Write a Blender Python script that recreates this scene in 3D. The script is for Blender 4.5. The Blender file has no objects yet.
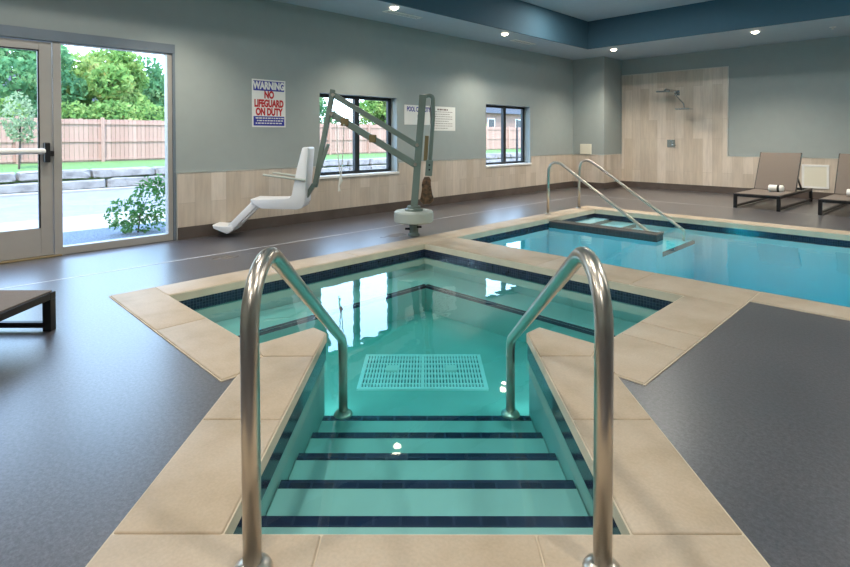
import bpy, bmesh, math, random
from mathutils import Vector, Matrix
random.seed(7)
S = bpy.context.scene
COL = S.collection
R2 = math.sqrt(2)
PI = math.pi

# ------------------------------------------------------------------ helpers
def lin(r, g, b):
    f = lambda c: (c/255)/12.92 if c/255 <= .04045 else ((c/255+.055)/1.055)**2.4
    return (f(r), f(g), f(b), 1)

def xy(s, t):            # along the entry channel (s forward, t to the right) -> room axes
    return ((t-s)/R2, (s+t)/R2)

class MB:
    """collects shapes into one mesh"""
    def __init__(self): self.bm = bmesh.new()
    def box(self, x0, x1, y0, y1, z0, z1, bev=0, seg=2, mat=None):
        return self.prism([(x0,y0),(x1,y0),(x1,y1),(x0,y1)], z0, z1, bev, seg, mat)
    def prism(self, pts, z0, z1, bev=0, seg=2, mat=None):
        """polygon in xy, extruded in z"""
        b = bmesh.new()
        a = sum(pts[i][0]*pts[(i+1) % len(pts)][1]-pts[(i+1) % len(pts)][0]*pts[i][1] for i in range(len(pts)))
        if a < 0: pts = pts[::-1]
        lo = [b.verts.new((p[0], p[1], z0)) for p in pts]
        hi = [b.verts.new((p[0], p[1], z1)) for p in pts]
        n = len(pts)
        b.faces.new(lo[::-1]); b.faces.new(hi)
        for i in range(n): b.faces.new((lo[i], lo[(i+1) % n], hi[(i+1) % n], hi[i]))
        if bev: bmesh.ops.bevel(b, geom=b.edges[:], offset=bev, segments=seg, profile=.5, affect='EDGES', clamp_overlap=True)
        if mat is not None: bmesh.ops.transform(b, matrix=mat, verts=b.verts)
        self.merge(b); return self
    def side(self, pts, y0, y1, bev=0, seg=2):
        """polygon in xz, extruded in y"""
        m = Matrix(((1,0,0,0),(0,0,-1,0),(0,1,0,0),(0,0,0,1)))
        return self.prism(pts, -y1, -y0, bev, seg, m)
    def merge(self, b):
        me = bpy.data.meshes.new('t'); b.to_mesh(me); b.free()
        self.bm.from_mesh(me); bpy.data.meshes.remove(me)
    def tube(self, path, r, n=16, cap=True, squash=1):
        P = [Vector(p) for p in path]
        rings = []; up = None
        for i, p in enumerate(P):
            d = (P[min(i+1, len(P)-1)]-P[max(i-1, 0)]).normalized()
            if up is None:
                up = Vector((0,0,1)) if abs(d.z) < .9 else Vector((1,0,0))
            u = (up-d*up.dot(d)).normalized(); up = u; v = d.cross(u)
            rr = r[i] if isinstance(r, (list, tuple)) else r
            rings.append([self.bm.verts.new(p+rr*(math.cos(2*PI*k/n)*u+squash*math.sin(2*PI*k/n)*v)) for k in range(n)])
        for a, b in zip(rings, rings[1:]):
            for k in range(n): self.bm.faces.new((a[k], a[(k+1) % n], b[(k+1) % n], b[k]))
        if cap:
            self.bm.faces.new(rings[0][::-1]); self.bm.faces.new(rings[-1])
        return self
    def bar(self, p, q, w, h, bev=0):
        """rectangular bar from p to q; w across (horizontal), h the other way"""
        p, q = Vector(p), Vector(q); d = q-p; L = d.length; d.normalize()
        up = Vector((0,0,1)) if abs(d.z) < .95 else Vector((0,1,0))
        s = d.cross(up).normalized(); u = s.cross(d)
        m = Matrix((( d.x, s.x, u.x, p.x),(d.y, s.y, u.y, p.y),(d.z, s.z, u.z, p.z),(0,0,0,1)))
        return self.prism([(0,-w/2),(L,-w/2),(L,w/2),(0,w/2)], -h/2, h/2, bev, 2, m)
    def lathe(self, prof, c=(0,0,0), n=32, axis='z'):
        rings = []
        for r, h in prof:
            ring = []
            for k in range(n):
                a = 2*PI*k/n; x, y, z = r*math.cos(a), r*math.sin(a), h
                if axis == 'y': x, y, z = x, z, y
                if axis == 'x': x, y, z = z, x, y
                ring.append(self.bm.verts.new((c[0]+x, c[1]+y, c[2]+z)))
            rings.append(ring)
        for a, b in zip(rings, rings[1:]):
            for k in range(n): self.bm.faces.new((a[k], a[(k+1) % n], b[(k+1) % n], b[k]))
        self.bm.faces.new(rings[0][::-1]); self.bm.faces.new(rings[-1])
        bmesh.ops.recalc_face_normals(self.bm, faces=self.bm.faces)
        return self
    def face(self, pts):
        self.bm.faces.new([self.bm.verts.new(p) for p in pts]); return self
    def build(self, name, mat, parent=None, smooth=False, uv=True, loc=None, rot=0):
        bm = self.bm
        bm.normal_update()
        if uv:
            L = bm.loops.layers.uv.new('UVMap')
            for f in bm.faces:
                n = f.normal
                if abs(n.z) > .8: fn = lambda c: (c.x*math.cos(rot)+c.y*math.sin(rot), c.y*math.cos(rot)-c.x*math.sin(rot))
                else:
                    h = Vector((-n.y, n.x, 0))
                    h = h.normalized() if h.length > 1e-6 else Vector((1,0,0))
                    fn = lambda c, h=h: (c.dot(h), c.z)
                for l in f.loops: l[L].uv = fn(l.vert.co)
        me = bpy.data.meshes.new(name); bm.to_mesh(me); bm.free()
        if smooth:
            for p in me.polygons: p.use_smooth = True
            if smooth != 'all': me.set_sharp_from_angle(angle=math.radians(38))
        for m in (mat if isinstance(mat, list) else [mat]): me.materials.append(m)
        o = bpy.data.objects.new(name, me); COL.objects.link(o)
        if parent: o.parent = parent
        if loc: o.location = loc
        return o

def tag(o, label=None, cat=None, group=None, kind=None):
    if label: o['label'] = label
    if cat: o['category'] = cat
    if group: o['group'] = group
    if kind: o['kind'] = kind
    return o
def empty(name, loc=(0,0,0), rz=0, label=None, cat=None, group=None, kind=None):
    o = bpy.data.objects.new(name, None); COL.objects.link(o)
    o.location = loc; o.rotation_euler = (0,0,rz); o.empty_display_size = .1
    return tag(o, label, cat, group, kind)
def copy_tree(o, parent=None):
    c = o.copy(); COL.objects.link(c); c.parent = parent
    for ch in list(o.children): copy_tree(ch, c)
    return c
def fillet(pts, rad, n=10):
    """polyline with rounded corners; rad = radius per inner corner"""
    P = [Vector(p) for p in pts]; out = [P[0]]
    for i in range(1, len(P)-1):
        a, b, c = P[i-1], P[i], P[i+1]
        u, v = (a-b).normalized(), (c-b).normalized()
        ang = u.angle(v); r = rad[i-1]
        t = r/math.tan(ang/2); p = b+u*t; ctr = b+(u+v).normalized()*(r/math.sin(ang/2))
        e1 = (p-ctr).normalized(); sweep = PI-ang
        e2 = (-u)
        for k in range(n+1):
            th = sweep*k/n
            out.append(ctr+r*(e1*math.cos(th)+e2*math.sin(th)))
    out.append(P[-1]); return out

# ------------------------------------------------------------------ materials
def newmat(name):
    m = bpy.data.materials.new(name); m.use_nodes = True
    nt = m.node_tree; nt.nodes.clear()
    out = nt.nodes.new('ShaderNodeOutputMaterial')
    return m, nt, out
def N(nt, t, **kw):
    n = nt.nodes.new('ShaderNode'+t)
    for k, v in kw.items():
        if k in ('operation', 'blend_type', 'data_type', 'feature', 'noise_dimensions', 'sky_type'): setattr(n, k, v)
        else: n.inputs[k].default_value = v
    return n
def mixc(nt, fac, a, b, blend='MIX'):
    n = nt.nodes.new('ShaderNodeMix'); n.data_type = 'RGBA'; n.blend_type = blend
    for idx, v in ((0, fac), (6, a), (7, b)):
        if hasattr(v, 'is_output'): nt.links.new(v, n.inputs[idx])
        else: n.inputs[idx].default_value = v
    return n.outputs[2]
def ramp(nt, src, stops):
    n = nt.nodes.new('ShaderNodeValToRGB'); e = n.color_ramp.elements
    while len(e) < len(stops): e.new(.5)
    for k, (p, c) in zip(e, stops): k.position = p; k.color = c
    nt.links.new(src, n.inputs[0]); return n.outputs[0]
def coord(nt, kind='Object', scale=(1,1,1), rot=(0,0,0)):
    tc = nt.nodes.new('ShaderNodeTexCoord'); mp = nt.nodes.new('ShaderNodeMapping')
    mp.inputs['Scale'].default_value = scale; mp.inputs['Rotation'].default_value = rot
    nt.links.new(tc.outputs[kind], mp.inputs[0]); return mp.outputs[0]
def noise(nt, vec, scale, detail=3, rough=.5):
    n = N(nt, 'TexNoise', Scale=scale, Detail=detail, Roughness=rough)
    nt.links.new(vec, n.inputs['Vector']); return n.outputs[0]
def bump(nt, h, strength, dist=.01):
    n = N(nt, 'Bump', Strength=strength, Distance=dist); nt.links.new(h, n.inputs['Height']); return n.outputs[0]

def pmat(name, c, rough=.5, metal=0, var=.08, vscale=6, bstr=0, bscale=60, spec=.5, emit=None, rvar=0):
    m, nt, out = newmat(name)
    b = N(nt, 'BsdfPrincipled', Roughness=rough, Metallic=metal)
    b.inputs['Specular IOR Level'].default_value = spec
    v = coord(nt)
    nz = noise(nt, v, vscale)
    d = tuple(x*(1-var) for x in c[:3])+(1,); h = tuple(min(1, x*(1+var)) for x in c[:3])+(1,)
    nt.links.new(ramp(nt, nz, [(.3, d), (.7, h)]), b.inputs['Base Color'])
    if rvar:
        nt.links.new(ramp(nt, noise(nt, v, vscale*1.7), [(.3, (rough-rvar,)*3+(1,)), (.7, (rough+rvar,)*3+(1,))]), b.inputs['Roughness'])
    if bstr: nt.links.new(bump(nt, noise(nt, v, bscale), bstr), b.inputs['Normal'])
    if emit:
        b.inputs['Emission Color'].default_value = emit[0]; b.inputs['Emission Strength'].default_value = emit[1]
    nt.links.new(b.outputs[0], out.inputs[0]); return m

def schlick(nt, f0, normal=None, pw=5.0):
    """symmetric Fresnel weight"""
    g = nt.nodes.new('ShaderNodeNewGeometry'); d = N(nt, 'VectorMath', operation='DOT_PRODUCT')
    nt.links.new(normal or g.outputs['Normal'], d.inputs[0]); nt.links.new(g.outputs['Incoming'], d.inputs[1])
    def M(op, a, b=None):
        n = N(nt, 'Math', operation=op)
        for i, v in enumerate((a, b)):
            if v is None: continue
            if hasattr(v, 'is_output'): nt.links.new(v, n.inputs[i])
            else: n.inputs[i].default_value = v
        return n.outputs[0]
    a = M('ABSOLUTE', d.outputs['Value'])
    p = M('POWER', M('SUBTRACT', 1.0, M('MINIMUM', a, 1.0)), pw)
    return M('ADD', M('MULTIPLY', p, 1-f0), f0)

def glass(name, tint=(.95,.97,.97,1)):
    m, nt, out = newmat(name)
    t = N(nt, 'BsdfTransparent', Color=tint); g = N(nt, 'BsdfGlossy', Roughness=.02, Color=(1,1,1,1))
    mx = nt.nodes.new('ShaderNodeMixShader')
    nt.links.new(schlick(nt, .04), mx.inputs[0]); nt.links.new(t.outputs[0], mx.inputs[1]); nt.links.new(g.outputs[0], mx.inputs[2])
    nt.links.new(mx.outputs[0], out.inputs[0]); return m

def water(name, absorb, density, pw):
    m, nt, out = newmat(name)
    v = coord(nt, 'Object', (1,1,1))
    nm = bump(nt, noise(nt, v, 3.2, 2), .05, .05)
    t = N(nt, 'BsdfTransparent', Color=(.98,1,1,1)); g = N(nt, 'BsdfGlossy', Roughness=.015, Color=(1,1,1,1))
    nt.links.new(nm, g.inputs['Normal'])
    mx = nt.nodes.new('ShaderNodeMixShader')
    nt.links.new(schlick(nt, .022, None, pw), mx.inputs[0]); nt.links.new(t.outputs[0], mx.inputs[1]); nt.links.new(g.outputs[0], mx.inputs[2])
    nt.links.new(mx.outputs[0], out.inputs[0])
    va = N(nt, 'VolumeAbsorption', Color=absorb, Density=density)
    nt.links.new(va.outputs[0], out.inputs[1]); return m

def planks(name, base, dark, light, pw=.2, pl=1.2, rough=.35):
    """wood-look wall tile, planks upright; UV = (along the wall, height)"""
    m, nt, out = newmat(name)
    b = N(nt, 'BsdfPrincipled', Roughness=rough)
    v = coord(nt, 'UV', (1,1,1), (0,0,PI/2))
    br = nt.nodes.new('ShaderNodeTexBrick')
    br.offset = .37; br.offset_frequency = 2
    br.inputs['Scale'].default_value = 1; br.inputs['Brick Width'].default_value = pl; br.inputs['Row Height'].default_value = pw
    br.inputs['Mortar Size'].default_value = .0022; br.inputs['Mortar Smooth'].default_value = .3
    br.inputs['Bias'].default_value = 0
    br.inputs['Color1'].default_value = dark; br.inputs['Color2'].default_value = light
    br.inputs['Mortar'].default_value = tuple(x*.72 for x in base[:3])+(1,)
    nt.links.new(v, br.inputs['Vector'])
    v2 = coord(nt, 'UV', (14, 1.3, 1)); g = noise(nt, v2, 1.6, 6, .6)
    grain = ramp(nt, g, [(.3, (.87,.86,.86,1)), (.55, (1,1,1,1)), (.75, (1.07,1.07,1.06,1))])
    v3 = coord(nt, 'UV', (3, .8, 1)); cl = ramp(nt, noise(nt, v3, 1.2, 3), [(.3, (.9,.9,.9,1)), (.7, (1.07,1.06,1.05,1))])
    c = mixc(nt, 1.0, mixc(nt, 1.0, br.outputs['Color'], grain, 'MULTIPLY'), cl, 'MULTIPLY')
    nt.links.new(c, b.inputs['Base Color']); nt.links.new(b.outputs[0], out.inputs[0]); return m

def mosaic(name, c1, c2, grout, size, rough=.15, height=None):
    m, nt, out = newmat(name)
    b = N(nt, 'BsdfPrincipled', Roughness=rough)
    br = nt.nodes.new('ShaderNodeTexBrick'); br.offset = 0
    br.inputs['Scale'].default_value = 1; br.inputs['Brick Width'].default_value = size; br.inputs['Row Height'].default_value = height or size
    br.inputs['Mortar Size'].default_value = size*.06; br.inputs['Color1'].default_value = c1; br.inputs['Color2'].default_value = c2
    br.inputs['Mortar'].default_value = grout
    nt.links.new(coord(nt, 'UV'), br.inputs['Vector'])
    nt.links.new(br.outputs['Color'], b.inputs['Base Color']); nt.links.new(b.outputs[0], out.inputs[0]); return m

M = {}
M['wall'] = pmat('wall_paint', lin(154,163,161), .75, var=.02, bstr=.05, bscale=220)
M['soffit'] = pmat('soffit_paint', lin(180,194,204), .8, var=.02)
M['tray'] = pmat('tray_paint', lin(56,88,104), .8, var=.02)
M['plank'] = planks('wood_look_tile', lin(204,191,174), lin(194,181,164), lin(214,203,190))
M['base'] = pmat('baseboard_tile', lin(86,76,70), .4, var=.18, vscale=5)
M['metal_trim'] = pmat('metal_trim', lin(205,203,196), .3, .8, var=.03)
M['alu'] = pmat('anodised_aluminium', lin(176,172,166), .42, .35, var=.03)
M['alu_dark'] = pmat('grey_blue_header', lin(112,124,134), .5, .2, var=.03)
M['black_frame'] = pmat('black_window_frame', lin(30,36,42), .4, var=.05)
M['white'] = pmat('white_gloss', lin(236,236,232), .4, var=.01)
M['cream'] = pmat('cream_plastic', lin(228,224,206), .4, var=.01)
M['black'] = pmat('black_metal', lin(22,22,24), .38, var=.1)
M['sling'] = pmat('sling_fabric', lin(116,106,98), .85, var=.06, vscale=90, bstr=.3, bscale=400)
M['steel'] = pmat('stainless_steel', lin(206,197,184), .3, 1, var=.03, vscale=3)
M['chrome'] = pmat('chrome', lin(210,212,212), .1, 1, var=.02)
M['glass'] = glass('window_glass')
M['powder'] = pmat('sage_powder_coat', lin(112,126,118), .45, var=.04, vscale=8)
M['lift_white'] = pmat('white_plastic', lin(232,234,236), .38, var=.015)
M['lift_base'] = pmat('light_grey_plastic', lin(178,184,174), .5, var=.03)
M['brown'] = pmat('mottled_brown_vinyl', lin(92,66,44), .45, var=.85, vscale=22)
M['bronze'] = pmat('tan_bracket', lin(128,112,78), .45, .2)
M['rope'] = pmat('white_cord', lin(226,224,214), .8)
M['towel'] = pmat('white_terry', lin(240,238,232), .95, var=.03, bstr=.4, bscale=300)
M['dark_band'] = pmat('dark_towel_band', lin(60,56,52), .8)
M['coping'] = None
M['plaster_spa'] = pmat('spa_plaster', lin(150,190,184), .7, var=.05, vscale=3)
M['plaster_pool'] = pmat('pool_plaster', lin(176,222,236), .7, var=.04, vscale=2)
M['mosaic'] = mosaic('navy_mosaic', lin(22,27,44), lin(42,50,74), lin(76,84,98), .025)
M['nosing'] = mosaic('navy_step_tile', lin(26,34,60), lin(34,44,72), lin(46,56,80), .1, .2, .06)
M['dark_tile'] = mosaic('charcoal_wall_tile', lin(62,60,62), lin(70,68,68), lin(78,76,76), .05, .25)
M['water_spa'] = water('spa_water', (.06,.86,.86,1), 1.15, 4.0)
M['water_pool'] = water('pool_water', (.012,.95,.968,1), 1.6, 5.0)
M['drain'] = pmat('white_drain_plastic', lin(240,246,246), .4, var=.01)
M['grout'] = pmat('grey_grout', lin(214,200,176), .8)
M['joint'] = pmat('pale_joint', lin(214,214,214), .5)
M['sign_white'] = pmat('sign_white', lin(232,232,228), .4, var=.01)
M['sign_blue'] = pmat('sign_blue', lin(40,48,150), .4, var=.01)
M['sign_red'] = pmat('sign_red', lin(190,28,34), .4, var=.01)
M['sign_dark'] = pmat('sign_dark', lin(120,100,98), .5, var=.01)
M['lamp'] = pmat('lamp_lens', lin(255,240,215), .5, emit=((1,.86,.66,1), 14))
M['fence'] = None

def coping_mat():
    m, nt, out = newmat('sand_precast_coping'); b = N(nt, 'BsdfPrincipled', Roughness=.55)
    v = coord(nt); n1 = noise(nt, v, 2.2, 4, .6); n2 = noise(nt, v, 90, 2)
    c = mixc(nt, 1.0, ramp(nt, n1, [(.28, lin(176,156,128)), (.5, lin(194,175,150)), (.75, lin(205,189,168))]),
             ramp(nt, n2, [(.3, (.93,.93,.93,1)), (.7, (1.04,1.04,1.04,1))]), 'MULTIPLY')
    nt.links.new(c, b.inputs['Base Color']); nt.links.new(bump(nt, n2, .12, .004), b.inputs['Normal'])
    nt.links.new(b.outputs[0], out.inputs[0]); return m
M['coping'] = coping_mat()

def deck_mat():
    m, nt, out = newmat('grey_textured_deck'); b = N(nt, 'BsdfPrincipled'); b.inputs['Specular IOR Level'].default_value = .6; b.inputs['Coat Weight'].default_value = 1.0; b.inputs['Coat Roughness'].default_value = .30
    v = coord(nt); n1 = noise(nt, v, 1.1, 5, .6); n2 = noise(nt, v, 160, 2, .7); n3 = noise(nt, v, 60, 3, .8)
    c = ramp(nt, n1, [(.3, lin(62,61,66)), (.7, lin(78,75,78))])
    c = mixc(nt, 1.0, c, ramp(nt, n2, [(.3, (.72,.72,.73,1)), (.7, (1.25,1.25,1.25,1))]), 'MULTIPLY')
    c = mixc(nt, 1.0, c, ramp(nt, n3, [(.36, (.50,.50,.51,1)), (.64, (1.6,1.6,1.62,1))]), 'MULTIPLY')
    # two wet patches left on the deck
    wob = noise(nt, v, 4, 3)
    masks = []
    for px, py, sx, sy in ((-5.36,2.42,.16,.42), (-5.02,4.42,.24,.42)):
        mp = nt.nodes.new('ShaderNodeMapping'); mp.vector_type = 'TEXTURE'
        mp.inputs['Location'].default_value = (px,py,0); mp.inputs['Scale'].default_value = (sx,sy,1)
        nt.links.new(v, mp.inputs[0])
        ln = N(nt, 'VectorMath', operation='LENGTH'); nt.links.new(mp.outputs[0], ln.inputs[0])
        ad = N(nt, 'Math', operation='ADD'); nt.links.new(ln.outputs['Value'], ad.inputs[0]); nt.links.new(wob, ad.inputs[1])
        masks.append(ramp(nt, ad.outputs[0], [(0, (1,1,1,1)), (.86, (1,1,1,1)), (1, (0,0,0,1))]))
    wet_ = mixc(nt, 1.0, masks[0], masks[1], 'LIGHTEN')
    c = mixc(nt, wet_, c, mixc(nt, 1.0, c, (.5,.5,.52,1), 'MULTIPLY'))
    nt.links.new(c, b.inputs['Base Color'])
    rg = ramp(nt, n1, [(.2, (.42,)*3+(1,)), (.8, (.50,)*3+(1,))])
    nt.links.new(mixc(nt, wet_, rg, (.07,.07,.07,1)), b.inputs['Roughness'])
    nt.links.new(bump(nt, n3, .35, .002), b.inputs['Normal'])
    nt.links.new(bump(nt, n3, .2, .001), b.inputs['Coat Normal'])
    nt.links.new(b.outputs[0], out.inputs[0]); return m
M['deck'] = deck_mat()

def ground_mat(name, stops, scale, rough=.9, b2=0):
    m, nt, out = newmat(name); b = N(nt, 'BsdfPrincipled', Roughness=rough)
    v = coord(nt); n = noise(nt, v, scale, 5, .65)
    nt.links.new(ramp(nt, n, [(p, tuple(x*.66 for x in c[:3])+(1,)) for p, c in stops]), b.inputs['Base Color'])
    if b2: nt.links.new(bump(nt, n, b2, .03), b.inputs['Normal'])
    nt.links.new(b.outputs[0], out.inputs[0]); return m
M['road'] = ground_mat('pale_asphalt', [(.3, lin(134,130,138)), (.7, lin(152,148,154))], 3)
M['concrete'] = ground_mat('pale_concrete', [(.3, lin(168,162,156)), (.7, lin(184,178,172))], 4)
M['gravel'] = ground_mat('blue_grey_gravel', [(.35, lin(90,96,108)), (.65, lin(186,190,198))], 45, .9, .8)
M['grass'] = ground_mat('lawn', [(.3, lin(84,124,56)), (.7, lin(124,158,82))], 9, .95, .5)
M['stone'] = ground_mat('limestone', [(.3, lin(128,122,118)), (.55, lin(164,158,152)), (.8, lin(184,180,176))], 5, .9, .4)
M['bark'] = ground_mat('bark', [(.3, lin(70,58,48)), (.7, lin(104,88,74))], 20, .95, .5)
M['brick'] = ground_mat('house_wall', [(.3, lin(150,120,110)), (.7, lin(172,140,128))], 12)
M['roof'] = ground_mat('slate_roof', [(.3, lin(60,62,68)), (.7, lin(78,80,86))], 12)

def fence_mat():
    m, nt, out = newmat('cedar_pickets'); b = N(nt, 'BsdfPrincipled', Roughness=.8)
    v = coord(nt, 'UV', (7.1, .5, 1)); w = N(nt, 'TexWhiteNoise'); w.noise_dimensions = '1D'
    sep = nt.nodes.new('ShaderNodeSeparateXYZ'); nt.links.new(v, sep.inputs[0])
    fl = N(nt, 'Math', operation='FLOOR'); nt.links.new(sep.outputs[0], fl.inputs[0]); nt.links.new(fl.outputs[0], w.inputs['W'])
    fr = N(nt, 'Math', operation='FRACT'); nt.links.new(sep.outputs[0], fr.inputs[0])
    c = ramp(nt, w.outputs[0], [(0, lin(158,122,106)), (1, lin(174,140,124))])
    c = mixc(nt, 1.0, c, ramp(nt, fr.outputs[0], [(0, (.55,.5,.48,1)), (.07, (1,1,1,1)), (.93, (1,1,1,1)), (1, (.55,.5,.48,1))]), 'MULTIPLY')
    nt.links.new(c, b.inputs['Base Color']); nt.links.new(b.outputs[0], out.inputs[0]); return m
M['fence'] = fence_mat()

def leaf_mat(name, stops, scale=1.2):
    m, nt, out = newmat(name); v = coord(nt); n = noise(nt, v, scale, 4, .7)
    c = ramp(nt, n, [(p, tuple(x*.72 for x in c_[:3])+(1,)) for p, c_ in stops])
    d = N(nt, 'BsdfDiffuse'); t = N(nt, 'BsdfTranslucent'); mx = nt.nodes.new('ShaderNodeMixShader'); mx.inputs[0].default_value = .4
    nt.links.new(c, d.inputs[0]); nt.links.new(c, t.inputs[0])
    nt.links.new(d.outputs[0], mx.inputs[1]); nt.links.new(t.outputs[0], mx.inputs[2]); nt.links.new(mx.outputs[0], out.inputs[0]); return m
M['leaf'] = leaf_mat('tree_leaves', [(.3, lin(84,130,70)), (.44, lin(140,180,98)), (.58, lin(192,212,128)), (.70, lin(236,196,130))], .9)
M['leaf_dark'] = leaf_mat('dark_tree_leaves', [(.3, lin(72,122,92)), (.52, lin(122,172,116)), (.72, lin(188,212,150))], .9)
M['leaf_pale'] = leaf_mat('sapling_leaves', [(.3, lin(140,168,120)), (.7, lin(196,208,170))], 3)
M['leaf_bush'] = leaf_mat('bush_leaves', [(.3, lin(62,108,56)), (.55, lin(104,158,84)), (.75, lin(160,196,130))], 4)

# ------------------------------------------------------------------ room shell
WX, WY, CZ = -6.70, 12.80, 3.16        # window wall, shower wall, soffit height
X1, Y0 = 4.6, -3.4                     # far side and the end behind the camera
PX0, PX1, PY0, PY1 = -4.36, 3.3, 4.87, 8.45     # pool water
def struct(o): return tag(o, kind='structure')

# deck with the opening for coping and water
outer = [(WX-.02,Y0),(X1,Y0),(X1,WY),(WX-.02,WY)]
hole = [(-4.68,1.15),(-2.64,1.15),(-2.64,1.24), xy(1.28,-.99), xy(1.28,.99), (-1.24,2.64),(-1.09,2.64),(-1.09,4.55),
        (PX1+.32,4.55),(PX1+.32,PY1+.32),(-4.68,PY1+.32)]
bm = bmesh.new()
E_ = []
for loop in (outer, hole):
    vs = [bm.verts.new((p[0],p[1],0)) for p in loop]
    E_ += [bm.edges.new((vs[i], vs[(i+1) % len(vs)])) for i in range(len(vs))]
bmesh.ops.triangle_fill(bm, use_beauty=True, use_dissolve=False, edges=E_)
for f in bm.faces:
    if f.normal.z < 0: f.normal_flip()
mb = MB(); mb.merge(bm)
struct(mb.build('floor', M['deck']))
# pale joint strips let into the deck
mb = MB()
mb.box(-5.58,-5.564, Y0, 10.36, -.01, .0015).box(-5.566, X1, 10.348, 10.36, -.01, .0015)
struct(mb.build('trim_1', M['joint']))

def wall_holes(name, x0, x1, y0, y1, z0, z1, holes, mat):
    """wall slab along y with rectangular openings (ya,yb,za,zb)"""
    mb = MB(); y = y0
    for a, b, c, d in sorted(holes):
        mb.box(x0,x1,y,a,z0,z1)
        if c > z0: mb.box(x0,x1,a,b,z0,c)
        mb.box(x0,x1,a,b,d,z1); y = b
    mb.box(x0,x1,y,y1,z0,z1)
    return struct(mb.build(name, mat))
DOOR = (.16, 2.375, 0, 2.385); W1 = (4.45, 6.0, .665, 1.92); W2 = (8.42, 9.99, .67, 1.92)
wall_holes('wall_left', WX-.25, WX, Y0-.25, WY+.25, -.3, 3.9, [DOOR, W1, W2], M['wall'])
mb = MB(); mb.box(WX, X1+.25, WY, WY+.25, -.1, 3.9); struct(mb.build('wall_back', M['wall']))
mb = MB(); mb.box(X1, X1+.25, Y0-.25, WY, -.1, 3.9); struct(mb.build('wall_right', M['wall']))
mb = MB(); mb.box(WX, X1, Y0-.25, Y0, -.1, 3.9); struct(mb.build('wall_front', M['wall']))
mb = MB(); mb.box(WX, -5.89, 11.87, WY, 0, CZ); struct(mb.build('wall_column', M['wall']))
# soffit ring, raised tray
SX, SY, TZ = -5.65, 10.65, 3.76
mb = MB()
mb.box(WX, SX-.03, Y0, WY, CZ, CZ+.08).box(SX-.03, X1, SY+.03, WY, CZ, CZ+.08).box(3.43, X1, Y0, SY+.03, CZ, CZ+.08).box(SX-.03, 3.43, Y0, -2.33, CZ, CZ+.08)
struct(mb.build('ceiling_soffit', M['soffit']))
mb = MB()
mb.box(SX-.03, SX, -2.3, SY, CZ, TZ).box(SX-.03, 3.43, SY, SY+.03, CZ, TZ).box(3.4, 3.43, -2.3, SY, CZ, TZ).box(SX-.03, 3.43, -2.33, -2.3, CZ, TZ)
struct(mb.build('trim_2', M['tray']))
mb = MB(); mb.box(WX-.25, X1+.25, Y0-.25, WY+.25, TZ, TZ+.2); struct(mb.build('ceiling', M['soffit']))

# wainscot of wood-look tile with a metal edge, dark base
WT, WB = .812, .15
mb = MB()
y = 2.385
for a, b, c, d in (W1, W2):
    mb.box(WX, WX+.014, y, a-.03, WB, WT); mb.box(WX, WX+.014, a-.03, b+.03, WB, c-.03); y = b+.03
mb.box(WX, WX+.014, y, 11.87, WB, WT)
mb.box(WX, -5.876, 11.856, 11.87, WB, WT).box(-5.89, -5.876, 11.87, WY-.014, WB, WT)
mb.box(-5.876, X1, WY-.014, WY, WB, WT).box(-5.86, -3.50, WY-.016, WY, WT, 2.765)
struct(mb.build('wall_wainscot', M['plank']))
mb = MB(); y = 2.375
for a, b, c, d in (W1, W2):
    mb.box(WX, WX+.017, y, a-.03, WT, WT+.012); y = b+.03
mb.box(WX, WX+.017, y, 11.87, WT, WT+.012).box(WX, WX+.018, 2.372, 2.385, 0.0, WT+.012)
mb.box(WX, -5.874, 11.853, 11.87, WT, WT+.012).box(-5.89, -5.874, 11.87, WY, WT, WT+.012).box(-3.485, X1, WY-.017, WY, WT, WT+.012)
mb.box(-5.876, -5.86, WY-.02, WY, WT, 2.765).box(-3.5, -3.484, WY-.02, WY, WT, 2.765).box(-5.876, -3.484, WY-.02, WY, 2.765, 2.78)
struct(mb.build('trim_3', M['metal_trim']))
mb = MB()
mb.box(WX, WX+.012, 2.385, 11.87, 0, WB).box(WX, -5.878, 11.858, 11.87, 0, WB).box(-5.89, -5.878, 11.87, WY-.012, 0, WB)
mb.box(-5.878, X1, WY-.012, WY, 0, WB)
struct(mb.build('baseboard_left', M['base']))

# ------------------------------------------------------------------ storefront door and sidelight
FX0, FX1 = WX-.12, WX-.015            # depth range of the frames
d = empty('door_1', (WX,.7,0), kind='structure')
def rel(o, root):
    o.parent = root; o.matrix_parent_inverse = Matrix.Translation(-Vector(root.location)); return o
mb = MB(); mb.box(FX0, WX+.012, .16, 2.375, 2.272, 2.385, .004); rel(mb.build('header', M['alu_dark']), d)
mb = MB(); mb.box(FX0, FX1, .16, .22, 0, 2.272, .003).box(FX0, FX1, 1.142, 1.215, 0, 2.272, .003)
rel(mb.build('door_frame', M['alu']), d)
mb = MB()
LX0, LX1 = WX-.085, WX-.035
mb.box(LX0, LX1, .225, .335, .02, 2.262, .003).box(LX0, LX1, 1.025, 1.136, .02, 2.262, .003)
mb.box(LX0, LX1, .335, 1.025, .02, .312, .003).box(LX0, LX1, .335, 1.025, 2.175, 2.262, .003)
leaf = rel(mb.build('door_leaf', M['alu']), d)
mb = MB(); mb.box(WX-.064, WX-.056, .33, 1.03, .308, 2.18); mb.build('door_pane', M['glass'], leaf)
mb = MB(); mb.box(LX0+.01, LX1+.004, .335, 1.025, 2.162, 2.175).box(LX0+.01, LX1+.004, 1.012, 1.025, .312, 2.175)
mb.build('gasket', M['black'], leaf)
mb = MB(); mb.tube([(WX+.045,.29,1.117),(WX+.045,1.06,1.117)], .03, 14); mb.build('push_bar', M['white'], leaf, True)
mb = MB(); mb.box(LX1, WX+.07, 1.05, 1.10, 1.0, 1.205, .008); mb.box(LX1, WX+.03, 1.10, 1.14, 1.06, 1.12, .006)
mb.build('latch', M['black'], leaf)
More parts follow.
